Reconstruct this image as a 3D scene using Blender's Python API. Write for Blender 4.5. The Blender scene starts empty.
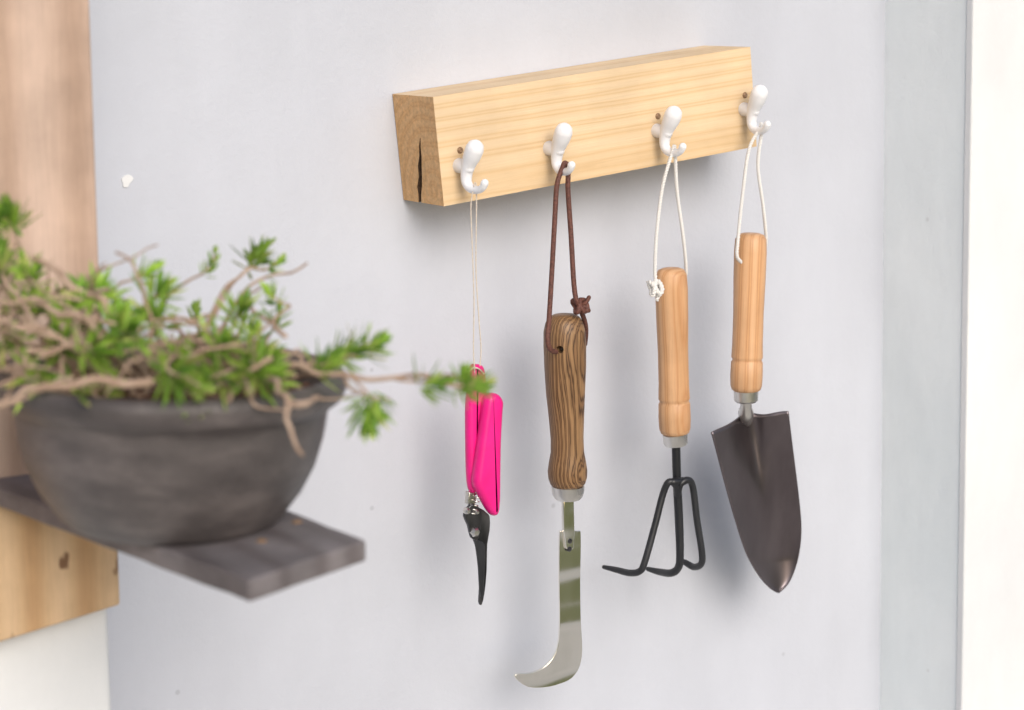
import bpy, bmesh, math, random
from mathutils import Vector, Matrix, Quaternion, noise
random.seed(7)
sc = bpy.context.scene
COL = sc.collection

# ------------------------------------------------------------------ camera frame (metres, wall = plane y=0)
FPX = 2000.0
yaw, pit = math.radians(33), math.radians(10)
F = Vector((math.sin(yaw)*math.cos(pit), math.cos(yaw)*math.cos(pit), -math.sin(pit)))
R = Vector((math.cos(yaw), -math.sin(yaw), 0))
U = R.cross(F)
C = Vector((0, 0, 1.3)) - F*1.72
def ray(px, py): return F + R*((px-512)/FPX) + U*((355-py)/FPX)
def PY(px, py, y):
    d = ray(px, py); return C + d*((y-C.y)/d.y)
def PT(px, py, t): return C + ray(px, py)*t
def m_per_px(p): return (p-C).dot(F)/FPX

# ------------------------------------------------------------------ helpers
def link(o): COL.objects.link(o); return o
def empty(name, loc):
    e = bpy.data.objects.new(name, None); e.location = loc; e.empty_display_size = .03
    return link(e)
def parent(ch, par):
    ch.parent = par; ch.matrix_parent_inverse = Matrix.Translation(-Vector(par.location))
def mesh_obj(name, verts, faces, mat=None, smooth=True, par=None, loc=None, sharp=35):
    me = bpy.data.meshes.new(name)
    me.from_pydata([tuple(v) for v in verts], [], faces)
    bm = bmesh.new(); bm.from_mesh(me); bmesh.ops.recalc_face_normals(bm, faces=bm.faces); bm.to_mesh(me); bm.free()
    me.update()
    for p in me.polygons: p.use_smooth = smooth
    if smooth and sharp: me.set_sharp_from_angle(angle=math.radians(sharp))
    o = link(bpy.data.objects.new(name, me))
    if loc is not None: o.location = loc
    if mat: me.materials.append(mat)
    if par: parent(o, par)
    return o
def bevel(o, w, seg=3):
    m = o.modifiers.new("bevel", 'BEVEL'); m.width = w; m.segments = seg; m.limit_method = 'ANGLE'; m.angle_limit = math.radians(30)
def box(name, x0, x1, y0, y1, z0, z1, mat, bev=0, par=None):
    c = Vector(((x0+x1)/2, (y0+y1)/2, (z0+z1)/2))
    v = [Vector((x, y, z))-c for x in (x0, x1) for y in (y0, y1) for z in (z0, z1)]
    f = [(0,1,3,2),(4,6,7,5),(0,4,5,1),(2,3,7,6),(0,2,6,4),(1,5,7,3)]
    o = mesh_obj(name, v, f, mat, False, par, c)
    if bev: bevel(o, bev)
    return o
def catmull(pts, n=8, closed=False):
    out = []; N = len(pts); rng = N if closed else N-1
    for i in range(rng):
        if closed: a,b,c,d = pts[(i-1)%N],pts[i],pts[(i+1)%N],pts[(i+2)%N]
        else:
            b,c = pts[i],pts[i+1]; a = pts[i-1] if i>0 else b; d = pts[i+2] if i+2<N else c
        for k in range(n):
            t = k/n
            out.append(tuple(0.5*(2*b[j]+(c[j]-a[j])*t+(2*a[j]-5*b[j]+4*c[j]-d[j])*t*t+(3*b[j]-a[j]-3*c[j]+d[j])*t**3) for j in range(len(b))))
    if not closed: out.append(tuple(pts[-1]))
    return out
def tube_geo(P, rad, seg=8, caps=True):
    P = [Vector(p) for p in P]; n = len(P)
    if not hasattr(rad, '__len__'): rad = [rad]*n
    rad = list(rad)
    if caps:
        d0 = (P[0]-P[1]).normalized(); d1 = (P[-1]-P[-2]).normalized(); r0, r1 = rad[0], rad[-1]
        pre = [P[0]+d0*r0*math.sin(a) for a in (1.45, 1.1, .6)]; rp = [r0*math.cos(a) for a in (1.45,1.1,.6)]
        post = [P[-1]+d1*r1*math.sin(a) for a in (.6,1.1,1.45)]; rq = [r1*math.cos(a) for a in (.6,1.1,1.45)]
        P = pre+P+post; rad = rp+rad+rq; n = len(P)
    V = []; Fc = []
    T = (P[1]-P[0]).normalized()
    N0 = T.orthogonal().normalized()
    for i in range(n):
        t = (P[min(i+1, n-1)]-P[max(i-1, 0)])
        t = t.normalized() if t.length > 1e-9 else T
        N0 = (N0 - t*N0.dot(t));
        N0 = N0.normalized() if N0.length > 1e-6 else t.orthogonal().normalized()
        B = t.cross(N0)
        for k in range(seg):
            a = 2*math.pi*k/seg
            V.append(P[i]+(N0*math.cos(a)+B*math.sin(a))*rad[i])
        T = t
    for i in range(n-1):
        for k in range(seg):
            a = i*seg+k; b = i*seg+(k+1)%seg
            Fc.append((a, b, b+seg, a+seg))
    Fc.append(tuple(range(seg))); Fc.append(tuple(range((n-1)*seg, n*seg)))
    return V, Fc
def merge(geos):
    V = []; Fc = []
    for v, f in geos:
        o = len(V); V += v; Fc += [tuple(i+o for i in q) for q in f]
    return V, Fc
def tube(name, pts, rad, mat, par=None, seg=10, smooth_n=8, caps=True):
    hr = hasattr(rad, '__len__')
    P4 = [tuple(p)+((rad[i] if hr else rad),) for i, p in enumerate(pts)]
    if smooth_n: P4 = catmull(P4, smooth_n)
    V, Fc = tube_geo([p[:3] for p in P4], [p[3] for p in P4], seg, caps)
    return mesh_obj(name, V, Fc, mat, True, par, sharp=60)
def rope_geo(pts, r, pitch=.005, seg=6, plies=2):
    P = [Vector(p) for p in catmull([tuple(p) for p in pts], 24)]
    L = [0]
    for i in range(1, len(P)): L.append(L[-1]+(P[i]-P[i-1]).length)
    n = max(8, int(L[-1]/.0009)); Q = []; j = 0
    for i in range(n+1):
        s = L[-1]*i/n
        while j < len(L)-2 and L[j+1] < s: j += 1
        u = (s-L[j])/max(1e-9, L[j+1]-L[j]); Q.append(P[j].lerp(P[j+1], u))
    geos = []
    for ply in range(plies):
        N0 = (Q[1]-Q[0]).orthogonal().normalized(); pts2 = []
        for i in range(n+1):
            t = (Q[min(i+1, n)]-Q[max(i-1, 0)]).normalized()
            N0 = (N0-t*N0.dot(t)).normalized(); B = t.cross(N0)
            a = 2*math.pi*(L[-1]*i/n/pitch + ply/plies)
            w = 1+.12*noise.noise(Q[i]*400)
            pts2.append(Q[i]+(N0*math.cos(a)+B*math.sin(a))*r*.52*w)
        geos.append(tube_geo(pts2, r*.6, seg))
    return merge(geos)
def rope(name, pts, r, mat, par, **k):
    V, Fc = rope_geo(pts, r, **k); return mesh_obj(name, V, Fc, mat, True, par, sharp=None)
def lathe(name, prof, top, bot, mat, par=None, seg=40, sharp=40, bump=0):
    top, bot = Vector(top), Vector(bot); ax = bot-top; L = ax.length
    q = (-ax).normalized().to_track_quat('Z', 'Y')
    V = []; Fc = []
    for s, r in prof:
        for k in range(seg):
            a = 2*math.pi*k/seg
            rr = r*(1+bump*noise.noise(Vector((math.cos(a)*1.5, math.sin(a)*1.5, s*6))))
            V.append(Vector((rr*math.cos(a), rr*math.sin(a), -s*L)))
    n = len(prof)
    for i in range(n-1):
        for k in range(seg):
            a = i*seg+k; b = i*seg+(k+1) % seg; Fc.append((a, b, b+seg, a+seg))
    Fc.append(tuple(range(seg))); Fc.append(tuple(range((n-1)*seg, n*seg)))
    o = mesh_obj(name, V, Fc, mat, True, None, None, sharp)
    o.rotation_mode = 'QUATERNION'; o.rotation_quaternion = q; o.location = top
    if par: parent(o, par)
    return o
def plate(name, outline, y, th, mat, par, bev=.0005, smooth=0, seg=3):
    o2 = outline
    if smooth: o2 = catmull([tuple(map(float, p)) for p in outline], smooth, True)
    pts = [PY(p[0], p[1], y) for p in o2]
    n = len(pts)
    V = pts+[p+Vector((0, th, 0)) for p in pts]
    Fc = [tuple(range(n)), tuple(range(n, 2*n))]+[(i, (i+1) % n, (i+1) % n+n, i+n) for i in range(n)]
    o = mesh_obj(name, V, Fc, mat, True, par, sharp=30)
    if bev: bevel(o, bev, seg)
    return o
def pillow(name, outline, yc, th, inset, mat, par, smooth=4, steps=6):
    """rounded moulded part: outline at mid depth yc, rounded over towards both faces"""
    o2 = catmull([tuple(map(float, p)) for p in outline], smooth, True)
    P = [PY(p[0], p[1], yc) for p in o2]; n = len(P)
    area = sum(P[i].x*P[(i+1)%n].z-P[(i+1)%n].x*P[i].z for i in range(n)); sg = 1 if area > 0 else -1
    N = []
    for i in range(n):
        t = P[(i+1)%n]-P[i-1]; t.y = 0; t.normalize(); N.append(Vector((-t.z, 0, t.x))*sg)
    V = []; Fc = []
    angs = [-math.pi/2+math.pi*k/(2*steps) for k in range(2*steps+1)]
    for a in angs:
        ins = inset*(1-math.cos(a)); dy = math.sin(a)*th/2
        for i in range(n): V.append(P[i]+N[i]*ins+Vector((0, dy, 0)))
    m_ = len(angs)
    for r_ in range(m_-1):
        for i in range(n):
            a = r_*n+i; b = r_*n+(i+1)%n; Fc.append((a, b, b+n, a+n))
    Fc.append(tuple(range(n))); Fc.append(tuple(range((m_-1)*n, m_*n)))
    return mesh_obj(name, V, Fc, mat, True, par, sharp=None)
def boolean(o, cutter):
    m = o.modifiers.new("cut", 'BOOLEAN'); m.operation = 'DIFFERENCE'; m.object = cutter; m.solver = 'EXACT'
    bpy.context.view_layer.update()
    dg = bpy.context.evaluated_depsgraph_get()
    me = bpy.data.meshes.new_from_object(o.evaluated_get(dg))
    o.modifiers.clear(); o.data = me
    me.set_sharp_from_angle(angle=math.radians(35))
    bpy.data.objects.remove(cutter)

# ------------------------------------------------------------------ materials
class M:
    def __init__(s, name):
        s.m = bpy.data.materials.new(name); s.m.use_nodes = True
        s.nt = s.m.node_tree; s.n = s.nt.nodes; s.l = s.nt.links
        s.b = s.n['Principled BSDF']; s.out = s.n['Material Output']
        s.tc = s.n.new('ShaderNodeTexCoord')
    def map(s, scale=(1,1,1), loc=(0,0,0), rot=(0,0,0)):
        k = s.n.new('ShaderNodeMapping'); k.inputs['Scale'].default_value = scale
        k.inputs['Location'].default_value = loc; k.inputs['Rotation'].default_value = rot
        s.l.new(s.tc.outputs['Object'], k.inputs['Vector']); return k.outputs[0]
    def noise(s, vec, scale, detail=4, rough=.55, dist=0):
        k = s.n.new('ShaderNodeTexNoise'); k.inputs['Scale'].default_value = scale; k.inputs['Detail'].default_value = detail
        k.inputs['Roughness'].default_value = rough; k.inputs['Distortion'].default_value = dist
        s.l.new(vec, k.inputs['Vector']); return k.outputs['Fac']
    def wave(s, vec, scale, dist, dscale=1, direction='Z', detail=3):
        k = s.n.new('ShaderNodeTexWave'); k.wave_type = 'RINGS'; k.rings_direction = direction
        k.inputs['Scale'].default_value = scale; k.inputs['Distortion'].default_value = dist
        k.inputs['Detail'].default_value = detail; k.inputs['Detail Scale'].default_value = dscale
        s.l.new(vec, k.inputs['Vector']); return k.outputs['Fac']
    def ramp(s, fac, stops):
        k = s.n.new('ShaderNodeValToRGB'); e = k.color_ramp.elements
        while len(e) < len(stops): e.new(.5)
        for i, (p, c) in enumerate(stops):
            e[i].position = p; e[i].color = (*c, 1) if len(c) == 3 else c
        s.l.new(fac, k.inputs[0]); return k.outputs['Color']
    def mix(s, a, b, fac, mode='MIX'):
        k = s.n.new('ShaderNodeMix'); k.data_type = 'RGBA'; k.blend_type = mode
        for i, v in ((6, a), (7, b)):
            if isinstance(v, tuple): k.inputs[i].default_value = (*v, 1)
            else: s.l.new(v, k.inputs[i])
        if isinstance(fac, (int, float)): k.inputs[0].default_value = fac
        else: s.l.new(fac, k.inputs[0])
        return k.outputs[2]
    def bump(s, h, strength, dist=.001):
        k = s.n.new('ShaderNodeBump'); k.inputs['Strength'].default_value = strength; k.inputs['Distance'].default_value = dist
        s.l.new(h, k.inputs['Height']); s.l.new(k.outputs[0], s.b.inputs['Normal']); return k
    def set(s, color=None, rough=None, metal=None, spec=None):
        for nm, v in (('Base Color', color), ('Roughness', rough), ('Metallic', metal), ('Specular IOR Level', spec)):
            if v is None: continue
            if isinstance(v, tuple): s.b.inputs[nm].default_value = (*v, 1)
            elif isinstance(v, (int, float)): s.b.inputs[nm].default_value = v
            else: s.l.new(v, s.b.inputs[nm])
        return s.m
g = lambda v: (v, v, v)
def wood(name, stops, axis='X', period=.007, off=(0,0,0), dist=3, stretch=.08, fibre=(.86, 1.08), rough=.6, spots=None, bumpd=.0004, patch=(.88,1.08), end=None):
    m = M(name); sc3 = {'X': (stretch,1,1), 'Y': (1,stretch,1), 'Z': (1,1,stretch)}[axis]
    v = m.map(sc3, off); w = m.wave(v, 2*math.pi/(20*period), dist, 1.0, axis)
    c = m.ramp(w, stops)
    sf = {'X': (.03,1,1), 'Y': (1,.03,1), 'Z': (1,1,.03)}[axis]
    fb = m.noise(m.map(sf), 900, 3, .7)
    c = m.mix(c, m.ramp(fb, [(.3, g(fibre[0])), (.7, g(fibre[1]))]), 1, 'MULTIPLY')
    pt = m.noise(m.map((1,1,1)), 18, 4)
    c = m.mix(c, m.ramp(pt, [(.3, g(patch[0])), (.7, g(patch[1]))]), 1, 'MULTIPLY')
    if spots:
        sp = m.noise(m.map(spots[0]), spots[1], 2)
        c = m.mix(c, spots[3], m.ramp(sp, [(spots[2], g(0)), (spots[2]+.05, g(1))]))
    if end:   # end grain is multiplied by a darker, warmer tint (depends on the face direction in object space)
        nrm = m.n.new('ShaderNodeSeparateXYZ'); m.l.new(m.tc.outputs['Normal'], nrm.inputs[0])
        ab = m.n.new('ShaderNodeMath'); ab.operation = 'ABSOLUTE'; m.l.new(nrm.outputs[axis], ab.inputs[0])
        rz = m.noise(m.map(), 260, 4, .7)
        ce = m.mix(m.mix(c, end, 1, 'MULTIPLY'), m.ramp(rz, [(.3, g(.72)), (.7, g(1.15))]), 1, 'MULTIPLY')
        c = m.mix(c, ce, m.ramp(ab.outputs[0], [(.5, g(0)), (.8, g(1))]))
    m.bump(fb, .5, bumpd)
    return m.set(c, rough, 0, .35)

pine = wood("pine_board", [(0,(.73,.55,.35)),(.55,(.715,.53,.325)),(.85,(.655,.455,.25)),(1,(.705,.515,.31))], 'X', .0105, (0,.052,.075), 4.2, .07, (.94,1.03), .6, patch=(.90,1.05), end=(.92,.74,.55))
beech = wood("beech_handle", [(0,(.66,.395,.215)),(.6,(.62,.355,.185)),(.9,(.52,.265,.12)),(1,(.60,.34,.17))], 'Z', .0080, (.03,.012,0), 4, .06, (.90,1.06), .42, patch=(.85,1.08))
zebra = wood("zebra_handle", [(0,(.30,.175,.082)),(.35,(.25,.14,.064)),(.62,(.115,.058,.027)),(.82,(.062,.032,.016)),(1,(.23,.125,.058))], 'Z', .0024, (.019,.012,.01), 6, .10, (.72,1.18), .42)
postw = wood("weathered_post_wood", [(0,(.58,.43,.345)),(.6,(.54,.39,.305)),(1,(.46,.32,.24))], 'Z', .045, (.1,.03,0), 4, .1, (.9,1.06), .8, patch=(.80,1.1), spots=((1,1,.35), 22, .68, (.25,.17,.13)))
blockw = wood("block_wood", [(0,(.64,.45,.275)),(.6,(.59,.395,.225)),(1,(.50,.31,.16))], 'Z', .035, (.1,.03,0), 4, .1, (.9,1.06), .8, patch=(.8,1.08), spots=((1,1,.5), 60, .68, (.20,.11,.06)))
shelfw = wood("weathered_shelf_wood", [(0,(.195,.175,.178)),(.5,(.18,.16,.163)),(1,(.145,.125,.126))], 'Y', .03, (.1,.0,.03), 4, .08, (.84,1.12), .6, patch=(.66,1.25))

def plaster(name, col, blue=None, streak=1.0, spk=.8):
    m = M(name)
    n1 = m.noise(m.map((1,1,1)), 3.2, 5, .5); n2 = m.noise(m.map((1,1,.35)), 16, 5, .6)
    lo = tuple(c*.94 for c in col); hi = tuple(min(.93, c*1.06) for c in col)
    c = m.ramp(n1, [(.3, blue or lo), (.7, hi)])
    c = m.mix(c, m.ramp(n2, [(.25, g(1-.05*streak)), (.75, g(1.02))]), 1, 'MULTIPLY')
    k = m.n.new('ShaderNodeTexVoronoi'); k.inputs['Scale'].default_value = 15; m.l.new(m.map(), k.inputs['Vector'])
    dots = m.ramp(k.outputs['Distance'], [(.02, g(1)), (.042, g(0))])
    c = m.mix(c, tuple(x*spk for x in col), dots)
    fine = m.noise(m.map(), 160, 4, .65); lump = m.noise(m.map(), 22, 2, .5)
    m.bump(m.mix(fine, lump, .7), .5, .0032)
    return m.set(c, .7, 0, .35)
wallm = plaster("wall_plaster", (.512,.532,.588))
pilm = plaster("pillar_plaster", (.84,.87,.875), (.74,.80,.815), 1.8, .85)
pilw = plaster("white_paint", (.74,.74,.74), (.67,.685,.70), 1.6, .85)

m = M("white_hook_plastic"); hookm = m.set((.80,.80,.82), .28)
m = M("rusty_screw"); brass = m.set(m.ramp(m.noise(m.map(), 500), [(.3,(.24,.14,.08)),(.7,(.42,.28,.17))]), .6, .4)
m = M("cotton_string"); cn = m.noise(m.map(), 1500, 3); m.bump(cn, .6, .0004); cotton = m.set(m.ramp(cn, [(.3,(.64,.62,.59)),(.7,(.82,.80,.77))]), .9)
m = M("jute_twine"); cn = m.noise(m.map(), 1500, 3); m.bump(cn, .6, .0003); twine = m.set(m.ramp(cn, [(.3,(.50,.42,.34)),(.7,(.74,.67,.59))]), .95)
m = M("brown_leather"); cn = m.noise(m.map(), 500, 4); m.bump(cn, .9, .0008); leather = m.set(m.ramp(cn, [(.3,(.06,.02,.014)),(.7,(.17,.062,.042))]), .65)
m = M("pink_grip"); cn = m.noise(m.map(), 60, 3); m.bump(m.noise(m.map(), 1200, 2), .15, .0002)
pink = m.set(m.ramp(cn, [(.3,(.72,.006,.19)),(.7,(.78,.010,.23))]), .38)
m = M("crack_shade_wood"); crackm = m.set(m.ramp(m.noise(m.map(), 300), [(.3,(.025,.013,.007)),(.7,(.10,.055,.028))]), .95)  # near-black wood: shade inside the crack is put into the colour
def metal(name, a, b, r0, r1, bumpw=.3, scale=40, bd=.001, mt=1.0, vs=(1,1,.5)):
    m = M(name); nn = m.noise(m.map((1,1,.4)), scale, 4); m.bump(m.noise(m.map(vs), scale*.5, 1), bumpw, bd)
    return m.set(m.ramp(nn, [(.35,a),(.65,b)]), m.ramp(nn, [(.3,g(r0)),(.7,g(r1))]), mt)
steel = metal("polished_steel", (.86,.83,.75), (.94,.91,.84), .07, .15, 1.0, 40, .006, 1.0, (.35,1,1))
ferr = metal("ferrule_metal", (.5,.48,.44), (.75,.73,.70), .22, .4)
dmetal = metal("dark_steel", (.05,.05,.055), (.16,.155,.16), .3, .5)
blackp = metal("black_coated_metal", (.014,.015,.018), (.026,.027,.031), .35, .5, .2, 60, .0006, .2)
trowm = metal("trowel_blade_metal", (.120,.100,.106), (.175,.15,.158), .27, .40, .35, 22, .002, .85)

m = M("clay_pot"); n1 = m.noise(m.map((1,1,2.5)), 22, 6, .6); n2 = m.noise(m.map(), 260, 4)
c = m.ramp(n1, [(.28,(.050,.043,.043)),(.5,(.088,.076,.075)),(.72,(.155,.134,.13))])
m.bump(m.mix(n2, n1, .4), .6, .002); potm = m.set(c, .5, 0, .5)
m = M("soil"); n1 = m.noise(m.map(), 180, 6, .7); m.bump(n1, 1, .004); soilm = m.set(m.ramp(n1, [(.3,(.06,.025,.015)),(.7,(.26,.12,.07))]), .95)
m = M("dry_stem"); n1 = m.noise(m.map(), 90, 4); m.bump(n1, .5, .001); stemm = m.set(m.ramp(n1, [(.3,(.26,.165,.11)),(.7,(.50,.37,.28))]), .8)
m = M("green_leaf"); ge = m.n.new('ShaderNodeNewGeometry')
c = m.ramp(ge.outputs['Random Per Island'], [(0,(.14,.30,.05)),(.35,(.30,.52,.07)),(.8,(.48,.69,.12)),(1,(.64,.66,.22))])
big = m.noise(m.map(), 16, 2); c = m.mix(c, m.ramp(big, [(.35, g(.58)), (.65, g(1.2))]), 1, 'MULTIPLY')
leafm = m.set(c, .45, 0, .35)
tr = m.n.new('ShaderNodeBsdfTranslucent'); m.l.new(c, tr.inputs[0]); mx = m.n.new('ShaderNodeMixShader'); mx.inputs[0].default_value = .42
m.l.new(m.b.outputs[0], mx.inputs[1]); m.l.new(tr.outputs[0], mx.inputs[2]); m.l.new(mx.outputs[0], m.out.inputs[0])
m = M("grass"); lawnm = m.set(m.ramp(m.noise(m.map(), 3, 8, .7), [(.3,(.07,.09,.02)),(.7,(.20,.20,.06))]), .95)
m = M("paving"); n1 = m.noise(m.map(), 5, 8, .6); pavem = m.set(m.ramp(n1, [(.3,(.44,.42,.38)),(.7,(.60,.575,.53))]), .9)

# ------------------------------------------------------------------ setting
XP = .432; YP = -.109
lawn = mesh_obj("ground", [(-60,-60,0),(60,-60,0),(60,60,0),(-60,60,0)], [(0,1,2,3)], lawnm, False)
box("unseen_paving", -5, 8, -3.1, .0, -.05, .02, pavem, .004)  # out of view; extent and pale tone set to brighten the blade's reflection
wall = box("plaster_wall", -2.5, XP+.06, 0, .25, 0, 2.7, wallm)
pil = box("wall_pillar", XP, 1.9, YP+.004, .25, -.1, 2.7, pilm, 0)
fr = box("front_render", XP-.0015, 1.9, YP-.006, YP+.0035, -.1, 2.7, pilw, .002, pil)
pil.rotation_euler = (0, math.radians(-1.9), 0)     # the pillar edge is slightly out of plumb
lp = box("wall_pillar.001", -.80, -.445, -.188, .25, 0, 2.7, pilw, .004)
post = box("wooden_post", -.76, -.4465, -.198, -.1885, 1.29, 2.45, postw, .003)
A = PY(0, 642, -.208); B_ = PY(115, 606, -.208)
sl = (B_.z-A.z)/(B_.x-A.x); x0 = -.74; z0 = B_.z+sl*(x0-B_.x); x1 = -.4445; z1 = B_.z
zt = 1.2875
v = [(x,y,z) for y in (-.208,-.1885) for x,z in ((x0,z0),(x1,z1),(x1,zt),(x0,zt))]
blk = mesh_obj("wooden_bracket_block", v, [(0,1,2,3),(4,5,6,7),(0,1,5,4),(1,2,6,5),(2,3,7,6),(3,0,4,7)], blockw, False); bevel(blk, .002)
chip = [PY(127+5*math.cos(a)*(1+.3*math.sin(3*a))+1.5*math.sin(a), 181-6.5*math.sin(a), -.0012) for a in [i*math.pi/7 for i in range(14)]]
n = len(chip); mesh_obj("paint_chip", chip+[p+Vector((0,.0015,0)) for p in chip], [tuple(range(n)), tuple(range(n,2*n))]+[(i,(i+1)%n,(i+1)%n+n,i+n) for i in range(n)], pilw, False, wall)

# ------------------------------------------------------------------ board
L, H, D = .3215, .0868, .065
vb = [(x,y,z) for x in (0,L) for y in (-D,-.0008) for z in (-H,0)]
board = mesh_obj("wooden_board", vb, [(0,1,3,2),(4,6,7,5),(0,4,5,1),(2,3,7,6),(0,2,6,4),(1,5,7,3)], pine, False)
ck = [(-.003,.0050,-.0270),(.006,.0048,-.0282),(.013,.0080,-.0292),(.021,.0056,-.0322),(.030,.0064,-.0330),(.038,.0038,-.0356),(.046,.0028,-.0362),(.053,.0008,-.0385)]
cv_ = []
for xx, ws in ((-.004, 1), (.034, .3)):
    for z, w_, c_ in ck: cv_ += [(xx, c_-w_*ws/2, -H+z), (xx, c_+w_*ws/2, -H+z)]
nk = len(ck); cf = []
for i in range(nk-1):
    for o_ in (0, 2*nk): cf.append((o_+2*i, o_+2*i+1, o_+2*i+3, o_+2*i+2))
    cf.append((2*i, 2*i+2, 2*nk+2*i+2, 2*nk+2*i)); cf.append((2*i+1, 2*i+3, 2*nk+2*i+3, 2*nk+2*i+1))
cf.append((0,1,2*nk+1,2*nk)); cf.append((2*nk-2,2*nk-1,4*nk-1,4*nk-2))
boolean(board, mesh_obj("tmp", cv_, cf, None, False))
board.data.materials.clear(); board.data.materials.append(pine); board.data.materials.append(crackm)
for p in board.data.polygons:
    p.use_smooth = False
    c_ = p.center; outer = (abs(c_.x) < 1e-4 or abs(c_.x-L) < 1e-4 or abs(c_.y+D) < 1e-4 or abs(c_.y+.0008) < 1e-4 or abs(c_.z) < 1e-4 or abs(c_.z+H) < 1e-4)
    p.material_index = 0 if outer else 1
bevel(board, .0008, 2)
board.location = (-.1159, 0, 1.5257); board.rotation_euler = (0, -math.atan2(.035,.319), 0)

# ------------------------------------------------------------------ hooks
HP = [(459,149), (549,132), (657,115), (744,94)]
HK = []
for i, (px, py) in enumerate(HP):
    b = PY(px, py, -D); HK.append(b)
    e = empty("wall_hook" if i == 0 else "wall_hook.%03d" % i, b)
    tw_ = (.10,-.06,.05,-.09)[i]
    prof = [(22,1.5,7.4),(19,-3.5,7.2),(14.5,-10.5,6.0),(11.5,-18,4.9),(11.5,-25.5,4.2),(17,-30,3.7),(26,-30.5,3.1),(32,-28,2.9),(34.5,-24.5,3.2)]
    tube("hook_body", [b+Vector((tw_*(o-12)/1000, -o/1000, z/1000)) for k,(o,z,r) in enumerate(prof)], [r/1000 for _,_,r in prof], hookm, e, 22, 6)
    tube("hook_stem", [b+Vector((0,.002,-.013)), b+Vector((0,-.014,-.014))], [.0062,.0050], hookm, e, 16, 0)
    if i != 1: lathe("screw", [(0,.0016),(.3,.0026),(1,.0031)], b+Vector((.001,-.0016,-.001)), b+Vector((.001,.002,-.001)), brass, e, 16)
YT = -.0885
def J(i): return HK[i]+Vector((0,-.0235,-.0262))
def hp(top, bot, prof, y=YT):
    a, b = PY(*top, y), PY(*bot, y)
    k = m_per_px(a.lerp(b, .5))
    return a, b, [(s, max(.0001, w*k)) for s, w in prof]

# ---- hand cultivator
cu = empty("hand_cultivator", PY(675,350,YT))
hprof = [(0,4),(0.002,9),(.012,13),(.04,15.5),(.12,16.3),(.3,16),(.5,15.2),(.7,15.3),(.775,15.8),(.785,15.8),(.795,14.8),(.805,14.8),(.815,15.9),(.9,16.3),(.965,15.8),(.99,14.5),(1,12)]
a, b, pr = hp((671,268), (675,434), hprof)
h = lathe("handle", pr, a, b, beech, cu, 48)
a, b, pr = hp((675,433), (676,445), [(0,11.5),(.05,12.6),(.85,12.2),(1,10.5)])
lathe("ferrule", pr, a, b, ferr, cu)
def pk(l, dy=0): return [PY(x, y, YT+d+dy) for x, y, d in l]
kk = m_per_px(PY(675,500,YT))
tube("shaft", pk([(676,444,0),(677,480,0),(679,520,0),(680,556,0),(678,568,.004),(671,573,.012),(660,572,.030),(648,569,.046)]), [4.4*kk]*3+[4.0*kk]*3+[3.6*kk,2.4*kk], blackp, cu, 12)
tube("left_tine", pk([(678,500,.001),(676,486,-.004),(669,482,-.003),(663,494,0),(655,525,0),(645,561,0),(640,571,.004),(630,573,.016),(617,570,.034),(604,567,.050)]), [3.5*kk]*8+[3.2*kk,2.2*kk], blackp, cu, 12)
tube("right_tine", pk([(677,500,.001),(680,485,-.005),(688,480,-.006),(693,488,-.005),(697,520,-.004),(702,553,-.004),(701,564,0),(694,567,.012),(686,563,.024),(680,560,.034)]), [3.5*kk]*8+[3.2*kk,2.2*kk], blackp, cu, 12)
tube("collar", pk([(673,482,-.004),(684,481,-.004)]), 4.2*kk, blackp, cu, 12, 0)
j = J(2)
rope("hanging_string", [PY(656,284,YT-.012), PY(655,268,YT-.010), PY(657,230,YT-.006), PY(663,185,YT-.001), j+Vector((-.0012,0,-.003)), j+Vector((0,-.0003,.0018)), j+Vector((.0015,0,-.003)), PY(677,190,YT), PY(683,235,YT-.002), PY(686,268,YT+.004), PY(684,280,YT+.012)], .00160, cotton, cu)
kc = PY(655,288,YT-.014)
kp = [kc+Vector((.0042*math.sin(2*t)*1.1, .0035*math.cos(3*t)-.0005, .0055*math.sin(3*t+.6))) for t in [i*2*math.pi/14 for i in range(15)]]
rope("string_knot", kp, .0021, cotton, cu)
rope("string_tail", [kc, kc+Vector((.002,-.002,-.006)), kc+Vector((.0005,-.002,-.010))], .0016, cotton, cu)

# ---- garden trowel
tw = empty("garden_trowel", PY(750,350,YT))
a, b, pr = hp((751,233), (746,391), hprof)
h = lathe("handle", pr, a, b, beech, tw, 48)
a, b, pr = hp((746,390), (746,402), [(0,11.5),(.05,12.4),(.85,12),(1,10)])
lathe("ferrule", pr, a, b, ferr, tw)
kk = m_per_px(PY(750,400,YT))
def interp(pl, s):
    d = [0]
    for i in range(1, len(pl)): d.append(d[-1]+math.dist(pl[i], pl[i-1]))
    t = s*d[-1]
    for i in range(1, len(pl)):
        if t <= d[i]+1e-9:
            u = (t-d[i-1])/(d[i]-d[i-1]); return tuple(pl[i-1][k]*(1-u)+pl[i][k]*u for k in range(2))
    return pl[-1]
Lp = catmull([(711.5,430),(717,452),(726,487),(736,522),(746,552),(758,574),(769,587),(778,592.5)], 6)
Rp = catmull([(788.5,409),(792,440),(797,480),(801,517),(801,540),(797,563),(789,583),(778.5,592.5)], 6)
NS, NV = 44, 48
V = []; Fc = []
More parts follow.
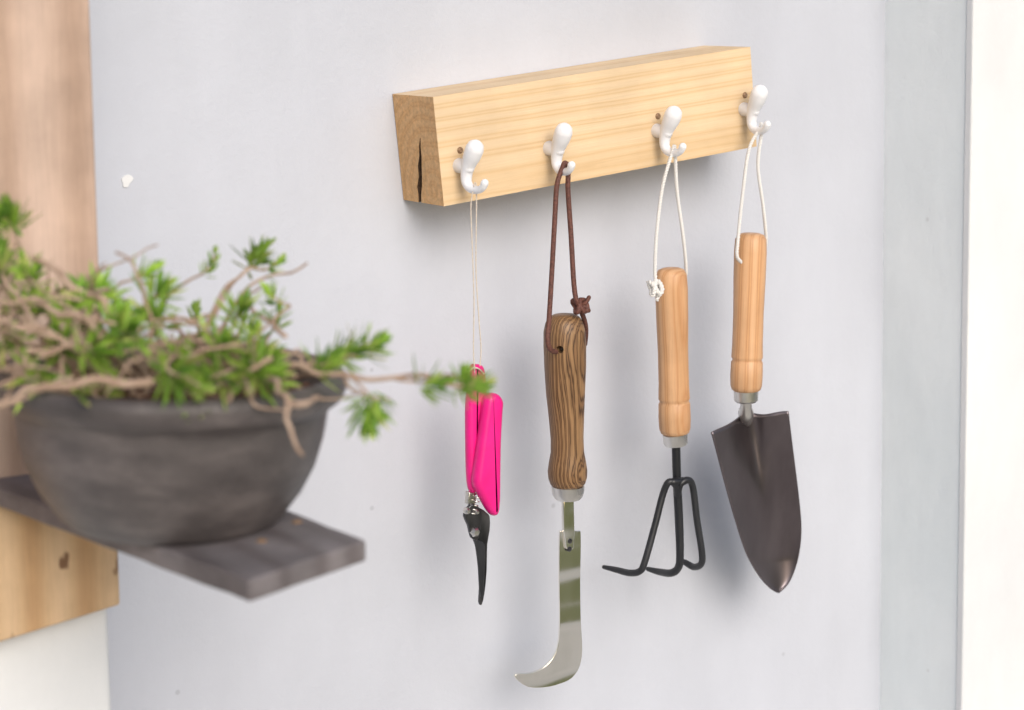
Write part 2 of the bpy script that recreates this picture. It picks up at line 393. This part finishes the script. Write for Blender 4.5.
for i in range(NS+1):
    s = i/NS
    l, r = interp(Lp, s), interp(Rp, s)
    for jx in range(NV+1):
        v = jx/NV; u = 2*v-1
        x = l[0]*(1-v)+r[0]*v; y = l[1]*(1-v)+r[1]*v
        y += -7*math.exp(-((u+.1)/.35)**2)*(1-s)**6
        y += 2.5*(abs(u)**6)*(1-s)**10
        depth = .013*(1-u*u)*min(1, (1-s)*4+.1)*(1-.3*s)
        q = max(0, 1-s/.45); q = q*q*(3-2*q)
        w = .10+.30*q
        depth += .012*q*math.exp(-((u+.06)/w)**2)        # socket hollow, deepest at the neck
        V.append(PY(x, y, YT-.006+depth+.02*s))
for i in range(NS):
    for jx in range(NV):
        a = i*(NV+1)+jx; Fc.append((a, a+1, a+NV+2, a+NV+1))
bl = mesh_obj("blade", V, Fc, trowm, True, tw, sharp=None)
sm = bl.modifiers.new("thick", 'SOLIDIFY'); sm.thickness = .0016; sm.offset = 0
tube("tang", [PY(746,400,YT), PY(746,408,YT+.003), PY(746,414,YT+.010), PY(747,424,YT+.024)], [6*kk,6*kk,8*kk,4*kk], ferr, tw, 16)
j = J(3)
rope("hanging_string", [PY(741,262,YT-.011), PY(737,256,YT-.014), PY(738,240,YT-.012), PY(742,200,YT-.006), PY(749,150,YT-.001), j+Vector((-.0012,0,-.003)), j+Vector((0,-.0003,.0018)), j+Vector((.0015,0,-.003)), PY(758,165,YT), PY(763,205,YT-.002), PY(766,238,YT+.003), PY(764,252,YT+.012)], .00160, cotton, tw)

# ---- hand sickle
sk = empty("hand_sickle", PY(567,400,YT))
a, b, pr = hp((564,314), (568,486), [(0,5),(.004,11),(.02,15.5),(.05,18.5),(.1,20.5),(.18,21.3),(.3,21),(.45,19.6),(.6,17.6),(.72,16.6),(.8,16.9),(.86,18.8),(.91,20),(.95,19.5),(.985,17.5),(1,15)])
h = lathe("handle", pr, a, b, zebra, None, 56, bump=.03)
q0, q1 = PY(549,351,YT-.022), PY(593,345,YT+.022)
dd = (q1-q0).normalized()
Vc, Fcc = tube_geo([q0-dd*.02, q1+dd*.02], .0031, 18, False)
boolean(h, mesh_obj("tmp", Vc, Fcc)); parent(h, sk)
a, b, pr = hp((568,485), (568,499), [(0,15.3),(.06,16.6),(.45,16.2),(.8,14.8),(1,12.5)])
lathe("ferrule", pr, a, b, ferr, sk)
plate("tang", [(563.5,497),(574,497),(575,532),(574,548),(570,552),(566,548),(564,532)], YT-.0022, .0035, steel, sk, .0008)
plate("blade", [(560,536),(563,531),(578,531),(581,536),(580.5,580),(581,620),(582.5,648),(580,666),(572,678),(560,684),(545,687.5),(528,687),(516,678.5),(517,674),(530,673),(543,668),(553,658),(558.5,644),(560,620),(559.5,580)], YT, .002, steel, sk, .0007, 3)
for c3 in ((570,541),(569.5,549)):
    p = PY(*c3, YT-.0022); lathe("rivet", [(0,.0015),(.4,.0022),(1,.0024)], p+Vector((0,-.0012,0)), p+Vector((0,.001,0)), dmetal, sk, 14)
j = J(1)
tube("leather_loop", [PY(556,352,YT-.016), PY(550,349,YT-.021), PY(547.5,338,YT-.021), PY(549,320,YT-.018), PY(552,270,YT-.010), PY(555,215,YT-.005), PY(557,185,YT-.002), j+Vector((-.003,0,-.002)), j+Vector((-.0005,-.0005,.0026)), j+Vector((.003,0,-.002)), PY(568,190,YT-.001), PY(571,235,YT-.004), PY(574,285,YT-.012), PY(577,302,YT-.016), PY(582,313,YT-.010), PY(586,328,YT), PY(585,344,YT+.012)], .0021, leather, sk, 8, 8)
kc = PY(580,306,YT-.014)
kp = [kc+Vector((.0050*math.sin(2*t), .004*math.cos(3*t), .0052*math.sin(3*t+.6))) for t in [i*2*math.pi/12 for i in range(13)]]
tube("leather_knot", kp, .0022, leather, sk, 8, 5)
tube("leather_tail", [kc, kc+Vector((.004,-.003,-.001)), kc+Vector((.007,-.002,-.004))], .002, leather, sk, 8)
tube("leather_tail_b", [kc, kc+Vector((.0035,-.003,.003)), kc+Vector((.006,-.004,.007))], .0018, leather, sk, 8)

# ---- pruning shears
ps = empty("pruning_shears", PY(482,440,YT))
pillow("rear_grip", [(471,366),(476,364),(482,366),(484.5,376),(485.5,392),(486,420),(483,455),(480,480),(476,493),(470,492),(467,478),(466,440),(466,405),(468.5,383)], YT+.003, .010, .0042, pink, ps)
pillow("front_grip", [(484,398),(489,393),(497,394),(501.5,401),(501,412),(499.5,440),(499,470),(498.5,500),(496.5,513),(491,515),(485,508),(478,495),(473,484),(474,468),(478,438),(481,415)], YT-.005, .013, .0052, pink, ps)
plate("dark_blade", [(474,512),(480,508),(487,513),(490,517),(490,530),(487.5,545),(487,570),(485,592),(482,605),(479.5,602),(480.5,585),(479,560),(476,545),(473,535)], YT-.001, .0028, dmetal, ps, .0006, 2)
plate("counter_blade", [(476,540),(480,541),(485,545),(485,565),(484,590),(482,598),(480.5,590),(479.5,570),(478,556)], YT-.004, .003, blackp, ps, .0007, 2)
plate("pivot_plate", [(467,510),(473,504),(479,507),(482,514),(481,528),(478,540),(472,538),(469,526),(465,517)], YT-.005, .004, dmetal, ps, .0008, 2)
plate("catch", [(469,492),(475,493),(477,502),(473,507),(468,504)], YT-.002, .006, ferr, ps, .001)
for (x, y, rr) in ((475,532,5.4),(467,511,3.4),(476,512,2.6)):
    p = PY(x, y, YT-.005); k = m_per_px(p)
    lathe("bolt", [(0,rr*k*.55),(.25,rr*k*.85),(.5,rr*k),(1,rr*k)], p+Vector((0,-.003,0)), p+Vector((0,.002,0)), ferr, ps, 6 if rr > 5 else 16, sharp=25)
sp = []
for i in range(70):
    t = i/69; c0 = PY(479,490,YT-.002).lerp(PY(472,514,YT-.003), t); a = t*2*math.pi*6
    sp.append(c0+Vector((.0028*math.cos(a), .0028*math.sin(a), 0)))
tube("spring", sp, .0006, ferr, ps, 6, 0)
j = J(0)
rope("twine_loop", [PY(475,375,YT-.001), PY(473.5,350,YT-.001), PY(474,300,YT), PY(472,240,YT), PY(471,205,YT), j+Vector((-.0008,0,-.002)), j+Vector((0,0,.0014)), j+Vector((.0014,0,-.002)), PY(476.5,210,YT), PY(476,270,YT), PY(479,320,YT), PY(481,350,YT), PY(479,375,YT)], .00065, twine, ps, pitch=.0022, seg=5)
rope("twine_tie", [PY(469,372,YT-.0025), PY(473,368,YT-.004), PY(479,369,YT-.004), PY(484,374,YT-.002)], .0007, twine, ps, pitch=.0022, seg=5)

# ------------------------------------------------------------------ shelf
ZS = 1.300; TS = .0125
corners = [(-.4865,-.4955),(-.3960,-.459),(-.4145,-.199),(-.5335,-.199)]
co = Vector((-.46,-.33,ZS))
def edge_pts(a, b, nseg, amp):
    a, b = Vector((*a,0)), Vector((*b,0)); d = b-a; nn = Vector((-d.y, d.x, 0)).normalized(); out = []
    for i in range(nseg):
        t = i/nseg; out.append(a+d*t+nn*amp*noise.noise(Vector((a.x*30+t*9, a.y*20, 2)))*(1 if i else 0))
    return out
pl_ = []
for i, (ns, am) in enumerate(((8,.0020),(14,.0014),(2,0),(14,.0014))): pl_ += edge_pts(corners[i], corners[(i+1)%4], ns, am)
n = len(pl_)
vs = [Vector((p.x,p.y,ZS))-co for p in pl_]+[Vector((p.x,p.y,ZS-TS))-co for p in pl_]
shelf = mesh_obj("wooden_shelf", vs, [tuple(range(n)), tuple(range(n,2*n))]+[(i,(i+1)%n,(i+1)%n+n,i+n) for i in range(n)], shelfw, False, None, co)
bevel(shelf, .0018, 3)
for px_, py_ in ((262,541),(297,522)):
    d_ = ray(px_, py_); p = C+d_*((ZS-C.z)/d_.z)
    lathe("shelf_screw", [(0,.0012),(.3,.0034),(1,.0040)], p+Vector((0,0,.0012)), p-Vector((0,0,.002)), brass, shelf, 16)
# ------------------------------------------------------------------ pot
FH = Vector((F.x, F.y, 0)).normalized()
pc = Vector((-.4555,-.338,ZS-.0003))-FH*.026-R*.001
prof = [(0,.001),(0,.054),(.0015,.060),(.006,.065),(.020,.0755),(.036,.0835),(.052,.088),(.066,.0900),(.071,.0905),(.0730,.0945),(.0760,.0980),(.080,.1000),(.084,.1010),(.088,.1005),(.0905,.098),(.091,.094),(.089,.0910),(.084,.0895),(.076,.087),(.055,.083),(.03,.07)]
seg = 72; V = []; Fc = []
for z, r in prof:
    for k in range(seg):
        a = 2*math.pi*k/seg; w = 1+.012*noise.noise(Vector((math.cos(a), math.sin(a), z*12)))
        V.append(Vector((r*w*math.cos(a), r*w*math.sin(a), z)))
for i in range(len(prof)-1):
    for k in range(seg):
        a = i*seg+k; b = i*seg+(k+1)%seg; Fc.append((a,b,b+seg,a+seg))
Fc.append(tuple(range(seg)))
pot = mesh_obj("plant_pot", V, Fc, potm, True, None, pc, sharp=60)
pot.rotation_mode = 'QUATERNION'; pot.rotation_quaternion = Quaternion(FH, math.radians(1.8))
V = [Vector((0,0,.079))]; Fc = []; nr = 14
for i in range(1, nr+1):
    for k in range(48):
        a = 2*math.pi*k/48; r = .0870*i/nr
        V.append(Vector((r*math.cos(a), r*math.sin(a), .074+.010*(1-(i/nr)**2)+.006*noise.noise(Vector((r*math.cos(a)*60, r*math.sin(a)*60, 1))))))
for k in range(48): Fc.append((0, 1+k, 1+(k+1)%48))
for i in range(nr-1):
    for k in range(48):
        a = 1+i*48+k; b = 1+i*48+(k+1)%48; Fc.append((a,b,b+48,a+48))
soi = mesh_obj("soil", V, Fc, soilm, True, None, (0,0,0), sharp=None); soi.parent = pot

# ------------------------------------------------------------------ plant
stems = []; LV = []; LF = []
def leaf(p, d, up, Ln, W):
    d = d.normalized(); s = d.cross(up)
    s = s.normalized() if s.length > 1e-4 else d.orthogonal().normalized()
    n = s.cross(d); o = len(LV); cv = random.uniform(.05,.3)*Ln
    m1 = p+d*Ln*.4+n*cv*.3; m2 = p+d*Ln*.75+n*cv*.7
    LV.extend([p, m1-s*W*.5, m1-n*W*.22, m1+s*W*.5, m2-s*W*.4, m2-n*W*.15, m2+s*W*.4, p+d*Ln+n*cv])
    LF.extend([(o,o+1,o+2),(o,o+2,o+3),(o+1,o+4,o+5,o+2),(o+2,o+5,o+6,o+3),(o+4,o+7,o+5),(o+5,o+7,o+6)])
def rosette(p, d, n=26, Ln=.014, spread=.012):
    d = d.normalized(); e1 = d.orthogonal().normalized(); e2 = d.cross(e1)
    for i in range(n):
        s = i/n; a = i*2.39996+random.uniform(-.3,.3)
        tilt = math.radians(12+72*s+random.uniform(-12,12))
        dr = d*math.cos(tilt)+(e1*math.cos(a)+e2*math.sin(a))*math.sin(tilt)
        leaf(p-d*spread*s, dr, d, Ln*random.uniform(.75,1.2)*(.6+.5*s), random.uniform(.0023,.0035))
def wiggle(pts, amp=.003):
    out = [Vector(pts[0])]
    for i in range(1, len(pts)):
        a, b = Vector(pts[i-1]), Vector(pts[i])
        for t in (.5, 1):
            out.append(a.lerp(b, t)+Vector([random.uniform(-amp,amp) for _ in range(3)])*(1 if t < 1 else .3))
    return out
def branch(pts, r=.0013, ros=True, along=0, n=26, Ln=.014, amp=.003):
    P = wiggle(pts, amp); P = [Vector(q) for q in catmull([tuple(p) for p in P], 4)]
    k = len(P); stems.append(tube_geo(P, [r*(1-.5*i/k) for i in range(k)], 6))
    d = (P[-1]-P[-4])
    if ros: rosette(P[-1], d+Vector((0,0,.002)), n, Ln)
    for i in range(along):
        q = random.randrange(k//3, k-1); dd = (P[q+1]-P[q-1]).normalized()+Vector([random.uniform(-1,1) for _ in range(3)])*.6+Vector((0,0,.4))
        e = P[q]+dd.normalized()*random.uniform(.006,.014)
        stems.append(tube_geo([P[q], P[q].lerp(e,.5)+Vector((0,0,-.001)), e], r*.5, 5)); rosette(e, dd, max(6,n-8), Ln*.85)
def B(l, **k): branch([PT(*p) for p in l], **k)
# runners trailing to the right
B([(235,372,1.12),(300,364,1.10),(345,373,1.09),(395,379,1.09),(440,381,1.09),(478,385,1.09)], r=.0019, n=30, Ln=.017)
B([(345,373,1.09),(358,392,1.09),(368,416,1.09)], n=40, Ln=.021, r=.0012)
B([(345,373,1.09),(360,385,1.08),(388,398,1.08),(372,410,1.08)], n=26, Ln=.018, r=.001)
B([(270,372,1.11),(315,362,1.10),(330,360,1.10)], n=34, Ln=.020)
B([(300,366,1.11),(330,358,1.12),(352,354,1.12)], n=34, Ln=.020)
B([(300,366,1.11),(340,358,1.12),(375,345,1.12)], n=30, Ln=.018)
B([(395,379,1.09),(420,383,1.09),(438,382,1.09)], n=26, Ln=.018, r=.001)
B([(440,381,1.09),(452,374,1.09),(462,378,1.09)], n=22, Ln=.017, r=.001)
B([(395,379,1.09),(425,375,1.1),(470,395,1.1)], n=8, Ln=.010, r=.001)
B([(240,378,1.10),(275,381,1.06),(286,396,1.04),(290,428,1.04),(302,455,1.04)], r=.0019, ros=False)
B([(286,396,1.04),(300,404,1.04),(318,398,1.04)], r=.0014, ros=False)
# arching upper stems
B([(180,372,1.18),(205,330,1.18),(232,285,1.19),(262,250,1.20)], n=30, Ln=.017, along=1)
B([(200,360,1.18),(240,300,1.18),(272,275,1.18),(308,263,1.18)], r=.0013, ros=False, along=0)
B([(190,350,1.18),(225,290,1.18),(250,268,1.18),(282,262,1.18)], r=.0013, n=16, Ln=.010)
B([(150,360,1.16),(160,310,1.17),(190,280,1.18),(213,262,1.18)], n=12, Ln=.010, along=1, r=.0012)
B([(230,360,1.16),(262,330,1.16),(290,305,1.17),(268,290,1.17)], n=20, Ln=.012, r=.001)
B([(120,365,1.14),(100,320,1.14),(118,285,1.15),(150,272,1.16)], n=26, Ln=.016, along=1)
B([(90,370,1.12),(120,325,1.11),(105,300,1.11),(70,285,1.11),(35,258,1.12)], r=.0030, ros=False, along=0)
B([(110,378,1.10),(80,350,1.09),(40,330,1.09),(-20,318,1.09)], r=.0024, ros=False, along=0)
B([(130,372,1.10),(85,320,1.09),(35,300,1.08),(-20,296,1.08)], r=.0022, ros=False, along=0)
B([(150,382,1.05),(95,380,1.03),(50,386,1.02),(18,398,1.02),(-25,404,1.02)], r=.0026, ros=False)
# greenery at the far left
B([(100,370,1.13),(60,340,1.14),(30,290,1.15),(8,212,1.15)], n=50, Ln=.019, along=2)
B([(80,370,1.13),(35,330,1.15),(5,290,1.15),(-8,245,1.15)], n=40, Ln=.018, along=3)
B([(80,370,1.13),(50,310,1.15),(30,285,1.15),(22,262,1.15)], n=36, Ln=.016, along=1)
B([(60,370,1.11),(20,300,1.11),(-5,262,1.11),(-16,222,1.11)], r=.0018, n=34, Ln=.019, along=1)
for (x, y, t) in [(72,305,1.11),(95,290,1.13),(150,318,1.12),(118,318,1.1),(176,362,1.08),(225,343,1.1),(205,380,1.06),(265,355,1.1),(60,345,1.10),(95,352,1.08),(160,290,1.15),(240,310,1.13),(272,376,1.08),(38,378,1.08),(10,340,1.1),(178,378,1.05),(250,372,1.07),(130,330,1.08)]:
    b = PT(x+random.uniform(-35,35), 385+random.uniform(-14,0), t+random.uniform(.02,.07)); e = PT(x, y, t)
    branch([b, b.lerp(e,.5)+Vector((random.uniform(-.014,.014),random.uniform(-.01,.01),.008)), e], n=30, Ln=.021, along=0)
for i in range(30):
    a = random.uniform(0, 2*math.pi); r = .072*math.sqrt(random.random())
    b = pc+Vector((r*math.cos(a), r*math.sin(a), .078)); o = Vector((math.cos(a), math.sin(a), 0))
    hgt = random.uniform(.012,.040); e = b+o*random.uniform(-.01,.018)+FH*random.uniform(0,.02)+Vector((random.uniform(-.015,.015),random.uniform(-.015,.015),hgt))-R*random.uniform(0,.022)
    branch([b, b.lerp(e,.5)+Vector((random.uniform(-.012,.012),random.uniform(-.012,.012),.006)), e], n=random.randrange(10,22), Ln=random.uniform(.012,.017), ros=(i%3 != 0), r=.0011)
for i in range(125):
    left = random.random() < .55
    x = random.uniform(-30,125) if left else random.uniform(100,300); y = random.uniform(288,385) if left else random.uniform(322,380); t = random.uniform(1.07,1.18)
    p = PT(x, y, t); pts = [p.copy()]; d = Vector((random.uniform(-1,1), random.uniform(-1,1), random.uniform(-.6,.3))).normalized()
    for k in range(random.randrange(3,6)):
        d = (d+Vector((random.uniform(-.6,.6), random.uniform(-.6,.6), random.uniform(-.45,.40)))).normalized(); p = p+d*random.uniform(.010,.018)
        p.z = max(p.z, ZS+.084); pts.append(p.copy())
    branch(pts, ros=random.random() < .12, n=12, Ln=.010, r=random.uniform(.0008,.0017), amp=.002)
Vs, Fs = merge(stems)
pl = empty("potted_succulent_plant", pc+Vector((0,0,.078)))
mesh_obj("stems", Vs, Fs, stemm, True, pl, sharp=None)
me = bpy.data.meshes.new("leaves"); me.from_pydata([tuple(v) for v in LV], [], LF); me.materials.append(leafm)
for p in me.polygons: p.use_smooth = True
lo = link(bpy.data.objects.new("leaves", me)); parent(lo, pl)

# ------------------------------------------------------------------ light
sd = Vector((-.17,-.84,.50)).normalized()
el = math.asin(sd.z); rot = math.atan2(sd.x, sd.y)
w = bpy.data.worlds.new("World"); sc.world = w; w.use_nodes = True
nt = w.node_tree; bg = nt.nodes['Background']; sky = nt.nodes.new('ShaderNodeTexSky'); sky.sky_type = 'NISHITA'; sky.sun_disc = False
sky.sun_elevation = el; sky.sun_rotation = rot; sky.dust_density = 2.5; sky.air_density = .8
nt.links.new(sky.outputs[0], bg.inputs[0]); bg.inputs[1].default_value = .145
sul = bpy.data.lights.new("sun", 'SUN'); sul.energy = 2.05; sul.angle = math.radians(36); sul.color = (1,.965,.91)
sun = link(bpy.data.objects.new("sun", sul)); sun.rotation_mode = 'QUATERNION'; sun.rotation_quaternion = sd.to_track_quat('Z','Y'); sun.location = (1,-3,4)

# ------------------------------------------------------------------ camera
cam = bpy.data.cameras.new("camera"); cam.sensor_width = 36; cam.lens = FPX*36/1024; cam.clip_start = .05; cam.clip_end = 300
cam.dof.use_dof = True; cam.dof.focus_distance = 1.66; cam.dof.aperture_fstop = 6.0
cob = link(bpy.data.objects.new("camera", cam)); cob.location = C
mw = Matrix((R, U, -F)).transposed().to_4x4(); mw.translation = C; cob.matrix_world = mw
sc.camera = cob
sc.view_settings.view_transform = 'Standard'; sc.view_settings.look = 'None'; sc.view_settings.exposure = 0
